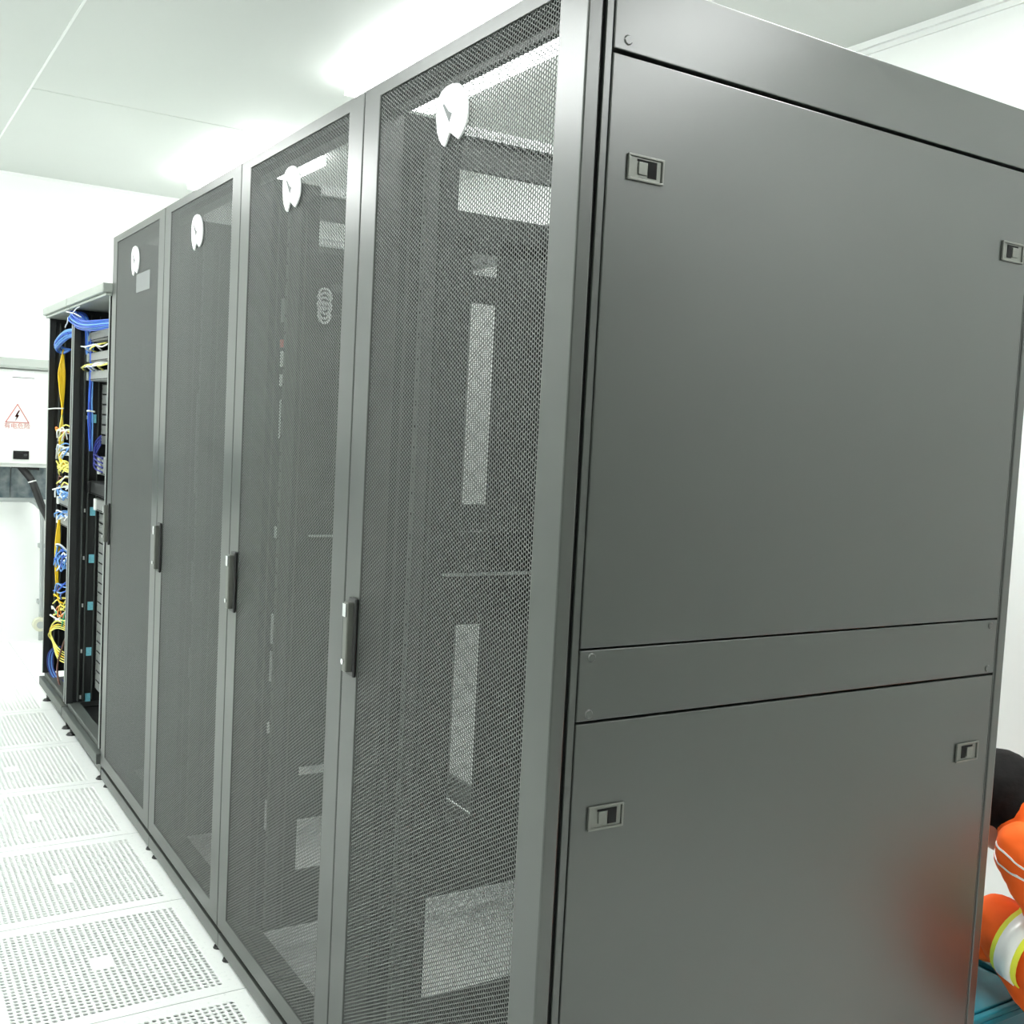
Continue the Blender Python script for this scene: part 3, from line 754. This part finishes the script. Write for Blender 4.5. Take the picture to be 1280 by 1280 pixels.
for k in range(5):
    s = k*0.006
    cable('patch_cable', [(0.04+s, 4.46, 0.285), (0.016+s, 4.50, 0.25), (0.010+s, 4.49, 0.19), (0.024+s, 4.46, 0.14), (0.05+s, 4.38, 0.11+.003*k)], 0.0030, M['lblue'] if k % 2 else M['navy'],
          'blue cable falling to the floor plate of the far open rack', 'blue cables falling to the rack floor')
cable('power_cable', [(0.055, 4.22, 0.40), (0.04, 4.30, 0.30), (0.03, 4.34, 0.20), (0.035, 4.28, 0.13), (0.06, 4.2, 0.11)], 0.0045, M['brown'], 'brown cord hanging under the low yellow loop', None)

# ------------------------------------------------------------------ teal box and the crouching person behind the row
t = empty('storage_box', (1.335, 0.33, 0.0)); tag(t, 'teal plastic lidded box on the floor in front of the crouching person', 'box')
bm = bmesh.new()
lo = [(-0.17, -0.17), (0.17, -0.17), (0.17, 0.17), (-0.17, 0.17)]; hi = [(-0.19, -0.19), (0.19, -0.19), (0.19, 0.19), (-0.19, 0.19)]
a = [bm.verts.new((x, y, 0.001)) for x, y in lo]; b = [bm.verts.new((x, y, 0.168)) for x, y in hi]
bm.faces.new(a[::-1]); bm.faces.new(b)
for i in range(4): bm.faces.new((a[i], a[(i+1)%4], b[(i+1)%4], b[i]))
obj('box_body', bm, M['tealbox'], t, bevel=0.008)
ring_b = B((-0.205, 0.205, -0.205, 0.205, 0.169, 0.186), (-0.175, 0.175, -0.175, 0.175, 0.186, 0.193), (-0.205, -0.190, -0.205, 0.205, 0.186, 0.200), (0.190, 0.205, -0.205, 0.205, 0.186, 0.200),
           (-0.190, 0.190, -0.205, -0.190, 0.186, 0.200), (-0.190, 0.190, 0.190, 0.205, 0.186, 0.200))
obj('lid', ring_b, M['tealbox'], t, bevel=0.003)

def capsules(chains, name, m, parent=None, voxel=0.009, extra=None, sm=4):
    """chains of (point, radius): tapered round limbs fused into one continuous surface"""
    bm = bmesh.new()
    def ball(c, r, sc=(1, 1, 1)):
        mt = Matrix.Translation(c) @ Matrix.Diagonal((sc[0], sc[1], sc[2], 1))
        bmesh.ops.create_icosphere(bm, subdivisions=3, radius=r, matrix=mt)
    for ch in chains:
        for i, (p, r) in enumerate(ch):
            ball(Vector(p), r)
            if i:
                q, s = ch[i-1]
                p1, q1 = Vector(p), Vector(q)
                cyl(bm, q1, p1-q1, s, (p1-q1).length, 20, r)
    if extra: extra(ball, bm)
    me = bpy.data.meshes.new(name); bm.to_mesh(me); bm.free(); me.materials.append(m)
    o = bpy.data.objects.new(name, me); COL.objects.link(o)
    if parent: o.parent = parent
    rm = o.modifiers.new('remesh', 'REMESH'); rm.mode = 'VOXEL'; rm.voxel_size = voxel; rm.use_smooth_shade = True
    s = o.modifiers.new('smooth', 'SMOOTH'); s.factor = 0.5; s.iterations = sm
    return o

person = empty('person', (1.56, -0.10, 0.0))
tag(person, 'person in orange hi-vis clothes crouching behind the grey racks, leaning over a teal box', 'person')
PV = Vector((1.56, -0.10, 0.0))
def L(*p): return tuple(Vector(p)-PV)
HIPL, HIPR = L(1.38, -0.28, 0.26), L(1.56, -0.28, 0.26)
KNL, KNR = L(1.43, 0.205, 0.355), L(1.72, 0.205, 0.355)
ANL, ANR = L(1.425, -0.13, 0.095), L(1.64, -0.13, 0.095)
PEL, WST, CHS, NEK = L(1.47, -0.34, 0.32), L(1.48, -0.17, 0.45), L(1.505, 0.035, 0.540), L(1.505, 0.170, 0.575)
SHL, SHR = L(1.380, 0.115, 0.565), L(1.665, 0.115, 0.545)
ELL, WRL = L(1.475, 0.045, 0.350), L(1.415, 0.262, 0.296)
ELR, WRR = L(1.640, 0.045, 0.350), L(1.600, 0.225, 0.305)
HD = Vector(L(1.490, 0.268, 0.620))
fd_ = Vector((-0.05, 0.80, -0.62)).normalized()     # where the face looks: forward and down
hx = Vector((1, 0.06, 0)).normalized(); hu = hx.cross(fd_).normalized()
def head_extra(ball, bm):
    for dx, dy, dz, r in ((0, -0.012, 0.012, 0.090), (0, 0.018, -0.022, 0.076), (0, 0.040, -0.068, 0.040), (0, 0.006, 0.030, 0.088)):
        ball(HD+hx*dx+fd_*dy+hu*dz, r)
    ball(HD+fd_*0.100-hu*0.020, 0.013); ball(HD+fd_*0.094+hu*0.0, 0.009)
    for s in (-1, 1): ball(HD+hx*0.083*s-hu*0.012, 0.020, (0.6, 1, 1.2))
def finger(base, d, cl, l, r=0.0085):
    b0 = Vector(base); d = Vector(d).normalized(); cl = Vector(cl)
    p1 = b0+d*l*.45; p2 = p1+(d+cl*.7).normalized()*l*.33; p3 = p2+(d*.5+cl).normalized()*l*.25
    return [(tuple(b0), r*1.05), (tuple(p1), r), (tuple(p2), r*.92), (tuple(p3), r*.8)]
def hand(wr, d, side):
    wr = Vector(wr); d = Vector(d).normalized(); down = Vector((0, 0, -1)); sv = d.cross(down).normalized()*side
    pal = wr+d*0.055
    ch = [[(tuple(wr), 0.026), (tuple(wr+d*0.03), 0.027)]]
    for k, (o_, l) in enumerate(((-0.030, 0.062), (-0.010, 0.074), (0.010, 0.078), (0.030, 0.070))):
        b0 = wr+d*0.085+sv*o_
        ch.append([(tuple(wr+d*0.02+sv*o_*.7), 0.014), (tuple(b0), 0.012)])
        ch.append(finger(b0, d, down, l))
    ch.append(finger(wr+d*0.03+sv*0.035, d*.6+sv*.8, down*.6-sv*.3, 0.060, 0.010))
    return ch
handL = hand(WRL, Vector((0.35, 0.75, -0.45)), 1); handR = hand(WRR, Vector((-0.5, 0.7, -0.45)), -1)
# body: one continuous skin-coloured figure, the clothes lie over it
body_ch = [
    [(PEL, 0.125), (WST, 0.115), (CHS, 0.125), (NEK, 0.060), (tuple(HD-fd_*0.03-hu*0.03), 0.055)],
    [(CHS, 0.11), (SHL, 0.050), (ELL, 0.038), (WRL, 0.026)], [(CHS, 0.11), (SHR, 0.050), (ELR, 0.038), (WRR, 0.026)],
    [(PEL, 0.11), (HIPL, 0.085), (KNL, 0.056), (ANL, 0.040)], [(PEL, 0.11), (HIPR, 0.085), (KNR, 0.056), (ANR, 0.040)],
] + handL + handR
for an, s in ((ANL, -1), (ANR, 1)):
    body_ch.append([(an, 0.040), (tuple(Vector(an)+Vector((0, 0.10, -0.055))), 0.030)])
body = capsules(body_ch, 'body', M['skin'], person, 0.0055, head_extra, 3)
g_ = 0.018
jk = capsules([[(tuple(Vector(PEL)+Vector((0, 0.02, 0.02))), 0.150), (WST, 0.143), (CHS, 0.130), (tuple(Vector(NEK)+Vector((0, -0.01, 0.0))), 0.098)],
               [(CHS, 0.125), (SHL, 0.068), (ELL, 0.058), (tuple(Vector(WRL)*.85+Vector(ELL)*.15), 0.044)],
               [(CHS, 0.125), (SHR, 0.068), (ELR, 0.058), (tuple(Vector(WRR)*.85+Vector(ELR)*.15), 0.044)]], 'jacket', M['orange'], person, 0.008)
def wr_noise(o, s, st):
    tx = bpy.data.textures.new('folds', 'CLOUDS'); tx.noise_scale = s
    d = o.modifiers.new('folds', 'DISPLACE'); d.texture = tx; d.strength = st; d.mid_level = 0.5
wr_noise(jk, 0.07, 0.022)
tr = capsules([[(PEL, 0.142), (HIPL, 0.108), (KNL, 0.066), (ANL, 0.060)], [(PEL, 0.142), (HIPR, 0.108), (KNR, 0.066), (ANR, 0.060)]], 'trousers', M['orange'], person, 0.008)
wr_noise(tr, 0.08, 0.020)
def hair_extra(ball, bm):
    ball(HD-fd_*0.018+hu*0.022, 0.1005); ball(HD-fd_*0.040-hu*0.030, 0.078); ball(HD+fd_*0.02+hu*0.045, 0.075)
capsules([], 'hair', M['hair'], person, 0.006, hair_extra, 2)
for an, s in ((ANL, -1), (ANR, 1)):
    a = Vector(an)
    capsules([[(tuple(a+Vector((0, -0.04, -0.045))), 0.042), (tuple(a+Vector((0, 0.06, -0.05))), 0.044), (tuple(a+Vector((0.0, 0.14, -0.056))), 0.036)], [(tuple(a), 0.05), (tuple(a+Vector((0, 0, -0.04))), 0.048)]], 'shoe', M['shoe'], person, 0.008)
for s in (-1, 1):
    bm = bmesh.new(); bmesh.ops.create_uvsphere(bm, u_segments=16, v_segments=10, radius=0.011, matrix=Matrix.Translation(HD+hx*0.032*s+fd_*0.078+hu*0.008))
    obj('eye', bm, M['eye'], person, smooth=True)
bm = bmesh.new(); tube(bm, [HD-hx*0.022+fd_*0.076-hu*0.056, HD+fd_*0.083-hu*0.055, HD+hx*0.022+fd_*0.076-hu*0.056], 0.005, 8); obj('mouth', bm, M['lip'], person)

def tape(a, b, r, w, m, name, t0=0.5, off=0.0, sq=1.0):
    """open band around a limb a->b at fraction t0"""
    a, b = Vector(a), Vector(b); ax = (b-a).normalized(); c = a.lerp(b, t0)+ax*off
    u = ax.orthogonal().normalized(); v = ax.cross(u); n = 28
    bm = bmesh.new()
    rings = []
    for (rr, h) in ((r, -w/2), (r+0.003, -w/2), (r+0.003, w/2), (r, w/2)):
        rings.append([bm.verts.new(c+ax*h+(u*math.cos(2*math.pi*i/n)+v*math.sin(2*math.pi*i/n)*sq)*rr) for i in range(n)])
    for q in range(4):
        A_, B_ = rings[q], rings[(q+1) % 4]
        for i in range(n): bm.faces.new((A_[i], A_[(i+1)%n], B_[(i+1)%n], B_[i]))
    return obj(name, bm, m, person, smooth=True)
for a, b, r in ((SHL, ELL, 0.071), (SHR, ELR, 0.071)):
    tape(a, b, r, 0.080, M['lime'], 'lime_band', 0.72); tape(a, b, r+0.003, 0.045, M['reflect'], 'reflective_band', 0.72)
tape(PEL, CHS, 0.158, 0.085, M['lime'], 'lime_band', 0.40); tape(PEL, CHS, 0.161, 0.050, M['reflect'], 'reflective_band', 0.40)
for a, b, r in ((HIPL, KNL, 0.084), (HIPR, KNR, 0.084)):
    tape(a, b, r, 0.072, M['lime'], 'lime_band', 0.80); tape(a, b, r+0.003, 0.045, M['reflect'], 'reflective_band', 0.80)

# two thin white piping lines across the shoulder of the jacket
for dy in (0.0, 0.022):
    bm = bmesh.new(); n = 16; prev = None
    for i in range(n+1):
        f = i/n
        p = Vector(L(1.33, 0.165-0.16*f-dy*.5, 0.560-0.075*f+dy)); q = p+Vector((0, 0.003, 0.006))
        c_ = (bm.verts.new(p), bm.verts.new(q))
        if prev: bm.faces.new((prev[0], c_[0], c_[1], prev[1]))
        prev = c_
    o = obj('piping', bm, M['reflect'], person)
    sw = o.modifiers.new('onto_jacket', 'SHRINKWRAP'); sw.target = jk; sw.wrap_method = 'NEAREST_SURFACEPOINT'; sw.offset = 0.002; sw.wrap_mode = 'ABOVE_SURFACE'
    so = o.modifiers.new('thickness', 'SOLIDIFY'); so.thickness = 0.002
